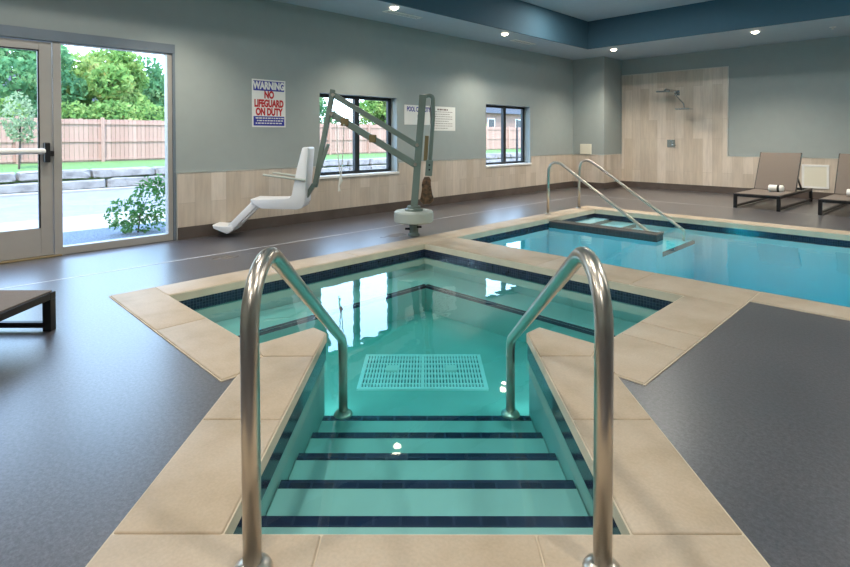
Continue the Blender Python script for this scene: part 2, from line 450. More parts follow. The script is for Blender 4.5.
mb = MB(); mb.box(WX-.2, WX+.03, .2, 1.2, 0, .014, .004); rel(mb.build('threshold', M['bronze']), d)

d = empty('window_1', (WX,1.75,0), kind='structure')
mb = MB()
mb.box(FX0, FX1, 2.29, 2.345, 0.0, 2.272, .003).box(FX0, FX1, 1.215, 2.29, .0, .085, .003).box(FX0, FX1, 1.215, 2.29, 2.262, 2.272)
rel(mb.build('window_frame', M['alu']), d)
mb = MB(); mb.box(FX0-.02, WX+.008, 2.345, 2.375, 0, 2.272, .002); rel(mb.build('jamb', M['alu_dark']), d)
mb = MB(); mb.box(WX-.064, WX-.056, 1.213, 2.292, .08, 2.265); rel(mb.build('pane', M['glass']), d)

for k, (a, b, c, e) in enumerate((W1, W2)):
    d = empty('window_%d' % (k+2), (WX,(a+b)/2,c), kind='structure')
    x0, x1 = WX-.20, WX-.15; mid = a+.47*(b-a)+.08
    mb = MB()
    mb.box(x0,x1,a,a+.05,c,e).box(x0,x1,b-.07,b,c,e).box(x0,x1,a+.05,b-.07,c,c+.05).box(x0,x1,a+.05,b-.07,e-.05,e).box(x0-.005,x1+.01,mid-.045,mid+.045,c+.05,e-.05)
    rel(mb.build('window_frame', M['black_frame']), d)
    for p, q in ((a+.045, mid-.04), (mid+.04, b-.065)):
        mb = MB(); mb.box(WX-.179, WX-.171, p, q, c+.045, e-.045); rel(mb.build('pane', M['glass']), d)
    mb = MB(); mb.box(WX-.16, WX+.03, a-.03, b+.03, c-.035, c+.002, .004); rel(mb.build('window_sill', M['white']), d)

# ------------------------------------------------------------------ coping
def stones(polys, name, z0=-.045, z1=.012):
    mb = MB()
    for p in polys:
        c = Vector((sum(q[0] for q in p)/len(p), sum(q[1] for q in p)/len(p)))
        mb.prism(shrink(p, .0022), z0, z1, .008, 3)
    return struct(mb.build(name, M['coping'], smooth=True))
def shrink(p, d):
    a = sum(p[i][0]*p[(i+1) % len(p)][1]-p[(i+1) % len(p)][0]*p[i][1] for i in range(len(p)))
    if a < 0: p = p[::-1]
    out = []; n = len(p)
    for i in range(n):
        A, B, C = Vector(p[i-1]), Vector(p[i]), Vector(p[(i+1) % n])
        u = (B-A).normalized(); v = (C-B).normalized()
        n1 = Vector((-u.y, u.x)); n2 = Vector((-v.y, v.x))
        m = n1+n2; m = m/max(.3, m.dot(n1)) if m.length > 1e-6 else n1
        q = B+m*d; out.append((q.x, q.y))
    return out
def rect(x0,x1,y0,y1): return [(x0,y0),(x1,y0),(x1,y1),(x0,y1)]
half = []        # the left half of the entry channel; the right half is its mirror image
half.append([xy(2.97,-.64), xy(3.32,-.64), (-2.80,1.9), (-2.94,1.9), (-2.94,1.48), xy(2.97,-.93)][1:] + [xy(2.97,-.64)])
half.append([xy(2.30,-.99), xy(2.30,-.64), xy(2.97,-.64), xy(2.97,-.93), xy(2.744,-.99)])
half.append([xy(1.632,-.99), xy(1.632,-.64), xy(2.30,-.64), xy(2.30,-.99)])
spa = list(half)
spa += [[(-p[1],-p[0]) for p in q] for q in half]
spa += [[xy(1.28,a), xy(1.632,a), xy(1.632,b), xy(1.28,b)] for a, b in ((-.99,-.33),(-.33,.34),(.34,.99))]
spa += [[(-3.62,1.15),(-2.64,1.15),(-2.64,1.24),xy(2.97,-.93),(-2.94,1.48),(-3.62,1.48)], [(-4.68,1.15),(-3.62,1.15),(-3.62,1.48),(-4.36,1.48),(-4.68,1.48)]]
spa += [[(-1.09,3.21),(-1.09,2.64),(-1.24,2.64),xy(2.97,.93),(-1.48,2.94),(-1.48,3.21)], rect(-1.48,-1.09,3.21,3.50), rect(-1.48,-1.09,3.50,4.33)]
spa += [rect(-4.68,-4.36,a,b) for a, b in ((1.48,2.43),(2.43,3.38),(3.38,4.33))]
stones(spa, 'spa_coping')
pool = [rect(-4.68,-4.36,4.33,4.87)]
xs = [-4.36,-3.75,-2.85,-1.92,-1.09]
pool += [rect(a,b,4.33,4.87) for a, b in zip(xs, xs[1:])]
xs = [-1.09,-.2,.7,1.6,2.5,PX1]
pool += [rect(a,b,4.55,4.87) for a, b in zip(xs, xs[1:])]
ys = [4.87,5.77,6.66,7.56,PY1]
pool += [rect(-4.68,-4.36,a,b) for a, b in zip(ys, ys[1:])] + [rect(PX1,PX1+.32,a,b) for a, b in zip(ys, ys[1:])]
xs = [-4.68]+[-4.36+.9*k for k in range(1,9)]+[PX1+.32]
pool += [rect(a,b,PY1,PY1+.32) for a, b in zip(xs, xs[1:])]
stones(pool, 'pool_coping')
# grout bed under the stones: a hair wider than they are
mb = MB()
for i, p in enumerate(spa+pool): mb.prism(shrink(p, -.003-.00012*i), -.05-.0004*i, .0045+.00006*i)
struct(mb.build('coping_bed', M['grout']))

# ------------------------------------------------------------------ spa basin
ZW = -.11                                # water level
ring = [(-4.36,1.48),(-4.36,4.33),(-1.48,4.33),(-1.48,2.94),(-1.9,2.94),(-1.9,2.80), xy(1.632,.64), xy(1.632,-.64), (-2.80,1.9),(-2.94,1.9),(-2.94,1.48)]
ring = [ring[0]]+ring[:0:-1]             # counter-clockwise
ZF = -.57
def basin(name, ring, zf, mat):
    mb = MB(); out = shrink(ring, -.012)
    n = len(out)
    for i in range(n):
        a, b = out[i], out[(i+1) % n]
        mb.face([(b[0],b[1],-.04),(a[0],a[1],-.04),(a[0],a[1],zf),(b[0],b[1],zf)])
    mb.face([(p[0],p[1],zf) for p in out])
    bmesh.ops.triangulate(mb.bm, faces=[f for f in mb.bm.faces if len(f.verts) > 4])
    return struct(mb.build(name, mat)), out
def band(ring, z0, z1, inset, parent, mat, name='waterline_tile'):
    mb = MB(); o1 = shrink(ring, -.011); o2 = shrink(ring, -.002)
    n = len(ring)
    for i in range(n):
        a, b, c, e = o2[i], o2[(i+1) % n], o1[(i+1) % n], o1[i]
        mb.face([(b[0],b[1],z1),(a[0],a[1],z1),(a[0],a[1],z0),(b[0],b[1],z0)])
        mb.face([(b[0],b[1],z0),(a[0],a[1],z0),(e[0],e[1],z0),(c[0],c[1],z0)])
    return mb.build(name, mat, parent)
sb, spa_out = basin('spa_basin', ring, ZF, M['plaster_spa'])
band(ring, -.155, -.04, .003, sb, M['mosaic'])
# benches along the two far walls and the two near walls
BZ = -.30
def block(polys, zt, zb, parent, name, mat):
    mb = MB()
    for p in polys: mb.prism(p, zb, zt, .006, 1)
    return mb.build(name, mat, parent)
bench = block([[(-4.365,1.475),(-2.96,1.475),(-2.96,1.80),(-3.90,1.80),(-3.90,3.89),(-1.80,3.89),(-1.80,2.96),(-1.475,2.96),(-1.475,4.335),(-4.365,4.335)]], BZ, ZF-.02, sb, 'bench', M['plaster_spa'])
mb = MB()
for p in (rect(-3.935,-3.896,1.796,3.894), rect(-3.896,-1.80,3.886,3.925), rect(-3.896,-2.96,1.765,1.804), rect(-1.835,-1.796,2.96,3.886)):
    mb.prism(p, BZ-.03, BZ+.003)
mb.build('nosing', M['nosing'], bench)
# five steps in the entry channel
ns = [1.97,2.29,2.61,2.93,3.25]; zs = [-.185,-.257,-.332,-.408,-.484]
for k, (s1, z) in enumerate(zip(ns, zs)):
    s0 = 1.62 if k == 0 else ns[k-1]-.012
    w = .645
    st = block([[xy(s0,-w),xy(s0,w),xy(s1,w),xy(s1,-w)]], z, ZF-.02, sb, 'step', M['plaster_spa'])
    mb = MB(); mb.prism([xy(s1-.05,-.64),xy(s1-.05,.64),xy(s1+.004,.64),xy(s1+.004,-.64)], z-.05, z+.003)
    mb.build('nosing', M['nosing'], st, rot=PI/4)

def water_body(name, ring, zb, mat, label, top=ZW):
    mb = MB(); mb.prism(shrink(ring, -.02), zb, top)
    bmesh.ops.triangulate(mb.bm, faces=[f for f in mb.bm.faces if len(f.verts) > 4])
    o = mb.build(name, mat); tag(o, label, 'water', kind='stuff'); return o
water_body('spa_water', ring, -.75, M['water_spa'], 'clear green water filling the whirlpool spa and its stepped entry')

# floor drain grate
g = empty('drain_grate', (*xy(4.06,-.03),ZF), PI/4, 'white slotted drain grate with two small square plates on the spa floor', 'grate')
gw, gd = .95, .60
mb = MB()
mb.box(-gw/2,gw/2,-gd/2,-gd/2+.03,0,.015).box(-gw/2,gw/2,gd/2-.03,gd/2,0,.015).box(-gw/2,-gw/2+.03,-gd/2+.03,gd/2-.03,0,.015).box(gw/2-.03,gw/2,-gd/2+.03,gd/2-.03,0,.015).box(-.012,.012,-gd/2+.03,gd/2-.03,0,.015)
nb = 40
for i in range(1, nb):
    x = -gw/2+gw*i/nb
    if abs(x) > .015: mb.box(x-.0062,x+.0062,-gd/2+.03,gd/2-.03,.002,.013)
for j in range(1, 7):
    y = -gd/2+gd*j/7
    mb.box(-gw/2+.03,gw/2-.03,y-.008,y+.008,.001,.0125)
mb.build('slats', M['drain'], g)
mb = MB(); mb.box(-gw/2+.01,gw/2-.01,-gd/2+.01,gd/2-.01,-.008,.0008); mb.build('sump', pmat('sump_grey_green', lin(84,120,124), .7), g)
for x in (-.24,.22):
    mb = MB(); mb.box(x-.045,x+.045,-.03,.06,.0125,.03,.003); mb.build('plate', M['white'], g)

# ------------------------------------------------------------------ pool basin
pring = rect(PX0,PX1,PY0,PY1)
pb, _ = basin('pool_basin', pring, -1.0, M['plaster_pool'])
band(pring, -.16, -.04, .003, pb, M['mosaic'])
water_body('pool_water', pring, -1.2, M['water_pool'], 'bright blue water filling the large swimming pool')
KX = -2.74
mb = MB(); mb.box(PX0-.005, KX-.006, 7.006, 7.214, -1.0, -.13); kw = mb.build('knee_wall', M['plaster_pool'], pb)
mb = MB(); mb.box(PX0-.005, KX, 7.0, 7.22, -.135, -.035, .008, 2); mb.build('tile_cap', M['dark_tile'], kw)
pn = [-4.05,-3.64,-3.2,-2.75]; pz = [-.135,-.175,-.235,-.315]
for k, (x1, z) in enumerate(zip(pn, pz)):
    x0 = PX0-.005 if k == 0 else pn[k-1]-.01
    st = block([rect(x0,x1,7.21,PY1+.005)], z, -1.02, pb, 'step', M['plaster_pool'] if k else M['plaster_pool'])
    mb = MB(); mb.box(x1-.032, x1+.004, 7.22, PY1, z-.045, z+.003); mb.build('nosing', M['nosing'], st)

# ------------------------------------------------------------------ handrails
def handrail(name, label, pts3, rads, r, flanges, group):
    P = [Vector(p) for p in pts3]; root = empty(name, P[0], 0, label, 'handrail', group)
    mb = MB(); mb.tube([q-P[0] for q in fillet(P, rads)], r, 20); mb.build('rail', M['steel'], root, 'all')
    for f in flanges:
        f = Vector(f)-P[0]
        mb = MB(); mb.lathe([(r*2.1,0),(r*2.1,.006),(r*1.9,.014),(r*1.15,.026),(r*1.05,.027)], f, 28); mb.build('flange', M['steel'], root, True)
for t, lab in ((-.5, 'stainless steel grab rail on the left side of the spa entry steps'), (.5, 'stainless steel grab rail on the right side of the spa entry steps')):
    P = lambda s, z: (*xy(s, t), z)
    handrail('grab_rail', lab, [P(1.49,.012), P(1.475,1.005), P(3.13,.04), P(3.13,-.408)], [.17,.13], .0265, [P(1.49,.012), P(3.13,-.408)], 'spa grab rails')
for y, lab in ((7.345, 'slim steel handrail beside the dark knee wall, nearer one of the pool pair'), (8.33, 'slim steel handrail at the far edge of the pool steps, beside the far coping')):
    handrail('handrail', lab, [(-4.59,y,.012),(-4.575,y,.975),(-2.86,y,-.16),(-2.86,y,-.33)], [.15,.06], .022, [(-4.59,y,.012)], 'pool step handrails')

# ------------------------------------------------------------------ pool lift
lift = empty('pool_lift', (-4.865,4.64,0), PI/4, 'sage green pool lift with white plastic seat hanging from its arm, beside the spa corner', 'pool lift')
mb = MB(); mb.lathe([(.075,0),(.075,.02),(.058,.03),(.058,.18)]); post = mb.build('base_post', M['powder'], lift, True)
mb = MB()
mb.tube([(-.11,-.02,.085),(.0,-.02,.085)], .014, 10).tube([(0,-.03,.11),(.1,-.03,.11)], .014, 10)
mb.build('pin', M['black'], post, True)
mb = MB(); mb.lathe([(.235,.17),(.25,.185),(.25,.295),(.235,.312),(.02,.318)], n=48); mb.build('turntable', M['lift_base'], lift, True)
mb = MB(); mb.lathe([(.115,.312),(.115,.335),(.085,.35),(.085,.375),(.06,.378)]); mb.build('collar', M['powder'], lift, True)
mb = MB(); mb.bar((.006,0,.36),(.121,0,1.79), .09, .072, .006)
mast = mb.build('mast', M['powder'], lift)
mb = MB()
mb.tube(fillet([(.115,0,1.76),(.25,0,1.80),(.25,0,1.5),(.21,0,.94)], [.05,.3]), .026, 12)
mb.build('actuator_tube', M['powder'], lift, True)
mb = MB(); mb.bar((.15,.0,.95),(.17,0,1.27), .05, .045, .005); mb.build('actuator', M['bronze'], lift)
mb = MB(); mb.bar((.19,0,.76),(.205,0,.96), .09, .115, .006); br_ = mb.build('control_box', M['powder'], lift)
for z in (.9,.84):
    mb = MB(); mb.lathe([(.012,0),(.012,.01)], (.2,-.067,z), 12, 'y'); mb.build('button', M['black'], br_)
# hanging brown pouch
mb = MB()
prof = [(.135,.745),(.20,.75),(.225,.70),(.205,.64),(.215,.57),(.25,.50),(.258,.445),(.21,.40),(.12,.395),(.075,.44),(.09,.50),(.115,.56),(.10,.64),(.115,.70)]
mb.side(prof, -.045, .045, .014, 2); mb.build('pouch', M['brown'], lift, True)
mb = MB(); mb.bar((-1.03,0,1.80),(.045,0,1.145), .075, .07, .006).bar((-1.05,0,1.555),(.025,0,.90), .075, .085, .006)
arm = mb.build('arm', M['powder'], lift)
for p, w in (((-.875,0,1.447), .05), ((-.52,0,1.235), .045)):
    mb = MB(); mb.box(p[0]-w, p[0]+w, -.05, .05, p[2]-.05, p[2]+.05, .01); mb.build('bracket', M['bronze'], arm)
for p in ((-1.02,1.79),(-1.04,1.55),(.045,1.15),(.02,.905)):
    mb = MB(); mb.lathe([(.022,-.055),(.022,.055)], (p[0],0,p[1]), 16, 'y'); mb.build('pivot_bolt', M['steel'], arm, True)
mb = MB(); mb.bar((-1.025,0,1.86),(-1.262,0,.62), .06, .08, .006).bar((-1.27,0,.66),(-1.42,0,.42), .1, .05, .005)
mb.build('hanger_bar', M['powder'], lift)
mb = MB(); mb.bar((-1.255,-.06,.66),(-1.075,-.06,1.17), .035, .04, .006); mb.build('lever', M['powder'], lift)
mb = MB()
prof = [(-1.385,1.115),(-1.37,1.13),(-1.312,1.13),(-1.30,1.11),(-1.33,.8),(-1.355,.43),(-1.39,.37),(-1.46,.352),(-1.90,.365),(-1.97,.40),(-2.036,.465),(-2.03,.487),(-1.60,.472),(-1.545,.485),(-1.505,.53),(-1.445,.88)]
mb.side(prof, -.18, .18, .012, 2); mb.build('seat', M['lift_white'], lift, True)
mb = MB()
d0, d1 = Vector((-1.985,0,.43)), Vector((-2.305,0,.115))
for y in (-.12,.12): mb.bar(d0+Vector((0,y,0)), d1+Vector((0,y,0)), .075, .085, .012)
for k in (.12,.9): q = d0.lerp(d1, k); mb.bar(q+Vector((0,-.12,0)), q+Vector((0,.12,0)), .07, .05, .008)
mb.build('leg_rest', M['lift_white'], lift, True)
mb = MB(); mb.side([(-2.28,.16),(-2.25,.10),(-2.33,.045),(-2.50,.115),(-2.52,.165),(-2.36,.125)], -.17, .17, .012, 2); mb.build('foot_rest', M['lift_white'], lift, True)
for y in (-.20,.20):
    mb = MB(); mb.tube([(-1.864,y,.79),(-1.34,y,.72)], .014, 10); mb.build('armrest', M['lift_base'], lift, True)
rc = []
mb = MB()
mb.tube([(-.97,-.055,1.45),(-.965,-.06,1.1),(-.925,-.06,.74)], .006, 8).tube([(-.88,-.055,1.42),(-.89,-.06,1.1),(-.918,-.06,.74)], .006, 8)
mb.tube([(-.925,-.06,.76),(-.92,-.06,.71),(-.945,-.06,.64),(-.94,-.06,.57)], [.014,.026,.008,.018], 10)
mb.build('pull_cord', M['rope'], lift, True)

# ------------------------------------------------------------------ loungers
def lounger(name, loc, rz, label, group):
    """foot end at y=0, head at y=2.1, x across"""
    root = empty(name, loc, rz, label, 'sun lounger', group)
    W, L, h = .70, 2.1, .255
    mb = MB()
    mb.box(0,.05,0,L,h-.05,h-.005,.003).box(W-.05,W,0,L,h-.05,h-.005,.003).box(.05,W-.05,0,.05,h-.05,h-.005,.003).box(.05,W-.05,L-.05,L,h-.05,h-.005,.003).box(.05,W-.05,1.02,1.07,h-.06,h-.02,.003)
    mb.build('frame', M['black'], root)
    for x in (0, W-.05):
        for y in (0, L-.055):
            mb = MB(); mb.box(x,x+.05,y,y+.055,0,h-.05,.003); mb.build('leg', M['black'], root)
        mb = MB(); mb.box(x+.005,x+.045,.055,L-.055,.02,.055,.003); mb.build('runner', M['black'], root)
    mb = MB(); mb.box(.02,W-.02,.01,1.05,h-.006,h+.006,.003); mb.build('seat_sling', M['sling'], root)
    p, q = Vector((W/2,1.03,h+.01)), Vector((W/2,1.40,.94))
    back = mb = MB(); mb.bar(p, q, W-.06, .014, .003); back = mb.build('backrest_sling', M['sling'], root)
    mb = MB()
    for x in (-(W/2-.03), W/2-.03): mb.bar(p+Vector((x,.018,0)), q+Vector((x,.018,0)), .03, .03, .003)
    mb.bar(q+Vector((-W/2+.03,.02,-.02)), q+Vector((W/2-.03,.02,-.02)), .03, .03, .003)
    mb.build('backrest_frame', M['black'], root)
    for x in (.09, W-.09):
        mb = MB(); mb.bar((x,1.25,.64),(x,1.75,.22), .025, .025); mb.build('prop', M['black'], root)
    return root
l1 = lounger('sun_lounger', (-2.74,10.36,0), -.055, 'taupe sling lounger by the shower wall, nearer the shower panel, showing whole', 'sun loungers along the shower wall')
l2 = copy_tree(l1); l2.location = (-1.53,10.32,0); l2.rotation_euler.z = -.05
l2['label'] = 'taupe sling lounger right of the white access panel, cut by the photo edge'
l3 = copy_tree(l1); l3.location = (*xy(2.73,-2.43),0); l3.rotation_euler.z = PI/4+PI/2
l3['label'] = 'black framed lounger end jutting in from the left, on the deck by the glass door'
l3['group'] = 'sun lounger by the door'

def towel(loc, label):
    root = empty('rolled_towel', loc, 0, label, 'towel', 'rolled towels on the loungers')
    mb = MB(); sp = []
    mb.lathe([(.02,-.115),(.052,-.11),(.06,-.095),(.06,.095),(.052,.11),(.02,.115)], (0,0,.06), 24, 'x'); mb.build('roll', M['towel'], root, True)
    mb = MB(); mb.lathe([(.0612,.02),(.0618,.024),(.0618,.052),(.0612,.056)], (0,0,.06), 24, 'x'); mb.build('band', M['dark_band'], root, True)
    mb = MB(); mb.lathe([(.035,0),(.035,.004)], (.114,0,.06), 20, 'x'); mb.build('roll_end', M['towel'], root, True)
towel((-2.25,11.08,.262), 'rolled white towel on the lounger nearer the shower panel')
towel((-1.145,11.06,.262), 'rolled white towel at the right photo edge on the cut-off lounger')

# ------------------------------------------------------------------ things on the walls
def text(body, size, mat, parent, loc, name='lettering', bold=.0, xs=1, align='CENTER'):
    cu = bpy.data.curves.new(name, 'FONT'); cu.body = body; cu.size = size; cu.align_x = align; cu.align_y = 'CENTER'
    cu.extrude = .0008; cu.offset = bold
    tmp = bpy.data.objects.new('t', cu); COL.objects.link(tmp)
    dg = bpy.context.evaluated_depsgraph_get(); dg.update()
    me = bpy.data.meshes.new_from_object(tmp.evaluated_get(dg)); bpy.data.objects.remove(tmp)
    me.name = name; me.materials.clear(); me.materials.append(mat)
    w = max(v.co.x for v in me.vertices)-min(v.co.x for v in me.vertices)
    for v in me.vertices: v.co.x *= xs
    o = bpy.data.objects.new(name, me); COL.objects.link(o); o.parent = parent; o.location = loc; return o
def wall_sign(name, y0, y1, z0, z1, label):
    """local x = along the wall, y = up, z = out from the wall"""
    root = empty(name, (WX+.002,(y0+y1)/2,(z0+z1)/2), 0, label, 'sign')
    root.rotation_euler = (PI/2, 0, PI/2); return root, (y1-y0)/2, (z1-z0)/2
sg, a, b = wall_sign('warning_sign', 3.37, 3.875, 1.395, 2.05, 'blue, red and white WARNING NO LIFEGUARD ON DUTY sign on the window wall')
mb = MB(); mb.box(-a,a,-b,b,0,.004); mb.build('panel', M['sign_white'], sg)
mb = MB(); mb.box(-a+.02,a-.02,b-.155,b-.02,.004,.0055); mb.build('top_band', M['sign_blue'], sg)
mb = MB(); mb.box(-a+.02,a-.02,-b+.02,-b+.15,.004,.0055); mb.build('bottom_band', M['sign_blue'], sg)
text('WARNING', .135, M['sign_white'], sg, (0,b-.088,.006), bold=.0072, xs=.71)
for s, y in (('NO', .115), ('LIFEGUARD', -.005), ('ON DUTY', -.12)):
    text(s, .135, M['sign_red'], sg, (0,y,.0048), bold=.0072, xs={'NO':.68,'LIFEGUARD':.63,'ON DUTY':.65}[s])
mb = MB(); random.seed(3)
for j in range(3):
    x = -a+.05+.02*(j == 1)
    while x < a-.07:
        w = random.choice((.022,.03,.042)); mb.box(x,x+w,-b+.047+.035*j,-b+.062+.035*j,.0055,.006); x += w+.010
mb.build('lettering', M['sign_white'], sg)
sg, a, b = wall_sign('capacity_sign', 6.17, 6.86, 1.47, 1.815, 'white sign with blue lettering half hidden behind the lift mast')
mb = MB(); mb.box(-a,a,-b,b,0,.004); mb.build('panel', M['sign_white'], sg)
text('POOL CAPACITY', .115, M['sign_blue'], sg, (0,b-.075,.0048), bold=.003, xs=.66)
text('N', .12, M['sign_blue'], sg, (.0,-.045,.0048), bold=.003, xs=.8)
sg, a, b = wall_sign('rules_sign', 6.80, 7.48, 1.37, 1.815, 'white sign with rows of small print right of the lift mast')
mb = MB(); mb.box(-a,a,-b,b,0,.004); mb.build('panel', M['sign_white'], sg)
for k, w in enumerate((.30,.52,.46,.52,.50,.44,.54,.5,.4)):
    mb = MB()
    z = b-.055-.043*k; hh = .014 if k == 0 else .0045
    x = -a+.08 if k else -w/2
    while x < (-a+.08+w if k else w/2)-.02:
        q = random.choice((.03,.045,.06)); mb.box(x,x+q,z-hh,z+hh,.004,.0046); x += q+.014
    mb.build('lettering', M['sign_dark'], sg)

o = MB().box(-6.49,-6.2,11.835,11.87,.83,1.075,.006).build('cover_plate', M['cream']); tag(o, 'blank cream cover plate on the corner column just above the tile', 'cover plate')
ap = empty('access_panel', (-1.94,WY-.014,.25), 0, 'white framed access panel low on the shower wall between two loungers', 'panel')
mb = MB(); mb.box(-.22,.22,-.018,0,-.03,.01).box(-.22,.22,-.018,0,.40,.44).box(-.22,-.18,-.018,0,.01,.40).box(.18,.22,-.018,0,.01,.40); mb.build('frame', M['white'], ap)
mb = MB(); mb.box(-.18,.18,-.009,0,.01,.40); mb.build('panel', M['cream'], ap)

sh = empty('shower_set', (-4.55,WY-.016,0), 0, 'chrome wall shower with two flat heads and a square valve on the tile panel', 'shower')
mb = MB(); mb.box(-.06,.06,-.012,0,2.20,2.32,.004); mb.build('wall_flange', M['chrome'], sh)
mb = MB(); mb.tube(fillet([(0,0,2.27),(0,-.12,2.31),(-.13,-.38,2.34),(-.13,-.38,2.29)], [.05,.03]), .014, 10); mb.tube(fillet([(0,0,2.24),(.02,-.14,2.2),(.27,-.36,1.98),(.28,-.36,1.88)], [.05,.05]), .014, 10)
mb.build('shower_arm', M['chrome'], sh, True)
for c in ((-.13,-.38,2.275),(.28,-.36,1.865)):
    mb = MB(); mb.box(c[0]-.15,c[0]+.15,c[1]-.13,c[1]+.13,c[2]-.018,c[2]+.016,.006); mb.build('shower_head', M['chrome'], sh)
mb = MB(); mb.box(-.22,-.04,-.012,0,1.0,1.18,.008); v = mb.build('valve_plate', M['chrome'], sh)
mb = MB(); mb.lathe([(.04,-.06),(.04,0)], (-.13,0,1.09), 20, 'y'); mb.bar((-.13,-.05,1.08),(-.0,-.06,1.05), .03, .02, .004); mb.build('valve_handle', M['chrome'], v, True)

# ------------------------------------------------------------------ ceiling fixtures
def downlight(x, y, label):
    root = empty('recessed_downlight', (x,y,CZ), 0, label, 'ceiling light', 'recessed soffit downlights')
    mb = MB(); mb.lathe([(.085,-.008),(.085,0),(.06,0),(.06,-.008)], n=28); mb.build('trim_ring', M['white'], root)
    mb = MB(); mb.lathe([(.01,-.045),(.035,-.038),(.056,-.022),(.06,-.002)], n=28); mb.build('lens', M['lamp'], root)
downlight(-5.80,5.15, 'recessed ceiling light in the left soffit, nearest the camera, near the long vent')
downlight(-5.86,7.92, 'recessed ceiling light in the left soffit between the windows')
downlight(-5.26,11.05, 'recessed ceiling light in the back soffit by the corner column')
downlight(-2.58,11.05, 'recessed ceiling light in the back soffit right of the shower panel')
for x, y, lab in ((-6.05,5.55,'white slot vent in the left soffit above the larger window'), (-6.13,8.9,'white slot vent in the left soffit towards the corner column')):
    root = empty('ceiling_vent', (x,y,CZ), 0, lab, 'vent', 'soffit vents')
    mb = MB(); mb.box(-.07,.07,-.36,.36,-.012,0,.003); mb.build('vent_frame', M['white'], root)
    mb = MB(); mb.box(-.03,-.018,-.33,.33,-.0135,-.012).box(.018,.03,-.33,.33,-.0135,-.012); mb.build('slot', M['alu_dark'], root)
mb = MB(); mb.lathe([(.05,-.006),(.05,0),(.01,0)], (-1.53,11.6,CZ), 20).lathe([(.015,-.04),(.015,-.006)], (-1.53,11.6,CZ), 12)
tag(mb.build('sprinkler_head', M['white']), 'small white sprinkler head in the back soffit at far right', 'sprinkler')

# ------------------------------------------------------------------ outside
def sbox(name, x0,x1,y0,y1,z0,z1,mat): 
    mb = MB(); mb.box(x0,x1,y0,y1,z0,z1); return struct(mb.build(name, mat))
YA, YB = -14, 60
sbox('gravel_bed', -8.8,-6.95,YA,YB,-.4,-.07,M['gravel'])
sbox('sidewalk', -10.8,-8.8,YA,YB,-.4,-.11,M['concrete'])
sbox('road', -16.3,-10.8,YA,YB,-.5,-.18,M['road'])
sbox('kerb_strip', -16.95,-16.3,YA,YB,-.5,-.14,M['concrete'])
mb = MB(); mb.side([(-60,-1),(-17.3,-1),(-17.3,.30),(-21.4,.42),(-60,.6)], YA-20, YB+30); struct(mb.build('lawn', M['grass']))
random.seed(11)
for row, (z0, h, x) in enumerate(((-.14,.24,-16.95),(.145,.23,-17.12))):
    y = -1.5-.4*row
    while y < 27:
        L = random.uniform(1.0,1.7); dz = random.uniform(-.012,.012)
        b = bmesh.new(); bmesh.ops.create_cube(b, size=1)
        bmesh.ops.bevel(b, geom=b.edges[:], offset=.13, segments=2, profile=.6, affect='EDGES')
        for v in b.verts:
            v.co = Vector((v.co.x*.5, v.co.y*(L-.05), v.co.z*(h+dz))); v.co += Vector([random.uniform(-.022,.022) for _ in range(3)])
        mb = MB(); mb.merge(b)
        o = mb.build('limestone_boulder', M['stone'], loc=(x, y+L/2, z0+(h+dz)/2))
        tag(o, ('pale squared boulder in the lower course of the wall across the road','pale squared boulder in the upper course of the wall, below the lawn')[row], 'boulder', ('boulders of the lower course','boulders of the upper course')[row])
        y += L
# fence
fe = empty('picket_fence', (-21.4,0,.40), 0, 'long cedar board fence across the road, above the boulder wall', 'fence')
py0, pitch, npan = -4.6, 2.42, 17
for k in range(npan):
    y = py0+pitch*k
    mb = MB()
    w = pitch/17
    for j in range(17):
        mb.box(-.01,.01,y+w*j+.004,y+w*(j+1)-.004,.03,1.52+random.uniform(-.012,.012))
    mb.build('board_panel', M['fence'], fe)
    for z in (.12,.76,1.38):
        mb = MB(); mb.box(.01,.05,y,y+pitch,z-.04,z+.04); mb.build('rail', M['fence'], fe)
for k in range(npan+1):
    y = py0+pitch*k
    mb = MB(); mb.box(.011,.11,y-.05,y+.05,-.05,1.58); mb.build('post', M['fence'], fe)

def leaves(mb_, c, rad, n, size, rng, shell=.55):
    for _ in range(n):
        while True:
            p = Vector((rng.uniform(-1,1),rng.uniform(-1,1),rng.uniform(-1,1)))
            if shell < p.length < 1: break
        p = Vector((p.x*rad[0],p.y*rad[1],p.z*rad[2]))+Vector(c)
        u = Vector((rng.gauss(0,1),rng.gauss(0,1),rng.gauss(0,1))).normalized()
        v = u.cross(Vector((rng.gauss(0,1),rng.gauss(0,1),rng.gauss(0,1)))).normalized()
        s = size*rng.uniform(.6,1.3)
        mb_.face([p-u*s, p+v*s*.55, p+u*s, p-v*s*.55])
def tree(name, loc, lobes, n, size, mat, trunk, label, cat, group, seed):
    rng = random.Random(seed)
    root = empty(name, loc, 0, label, cat, group)
    mb = MB()
    tot = sum(l[1][0]*l[1][1]*l[1][2] for l in lobes)
    for c, r in lobes: leaves(mb, c, r, int(n*r[0]*r[1]*r[2]/tot), size, rng)
    mb.build('foliage', mat, root, uv=False)
    mb = MB()
    h, r = trunk
    mb.tube([(0,0,-.05),(.06*r*5,.03,h*.5),(0,.05,h)], [r,r*.8,r*.5], 10)
    for c, q in lobes: mb.tube([(0,.03,h*.6),Vector((c[0]*.5,c[1]*.5,(h*.8+c[2])/2)),(c[0],c[1],c[2])], [r*.45,r*.3,r*.12], 7)
    mb.build('trunk', M['bark'], root, True, uv=False)
def crown(rng, H, W, k):
    L = []
    for i in range(k):
        a = rng.uniform(0,2*PI); q = rng.uniform(0,.66)*W; z = rng.uniform(.32,.84)*H
        s = rng.uniform(.30,.46)*W
        L.append(((q*math.cos(a), q*math.sin(a), z), (s,s,s*.8)))
    return L
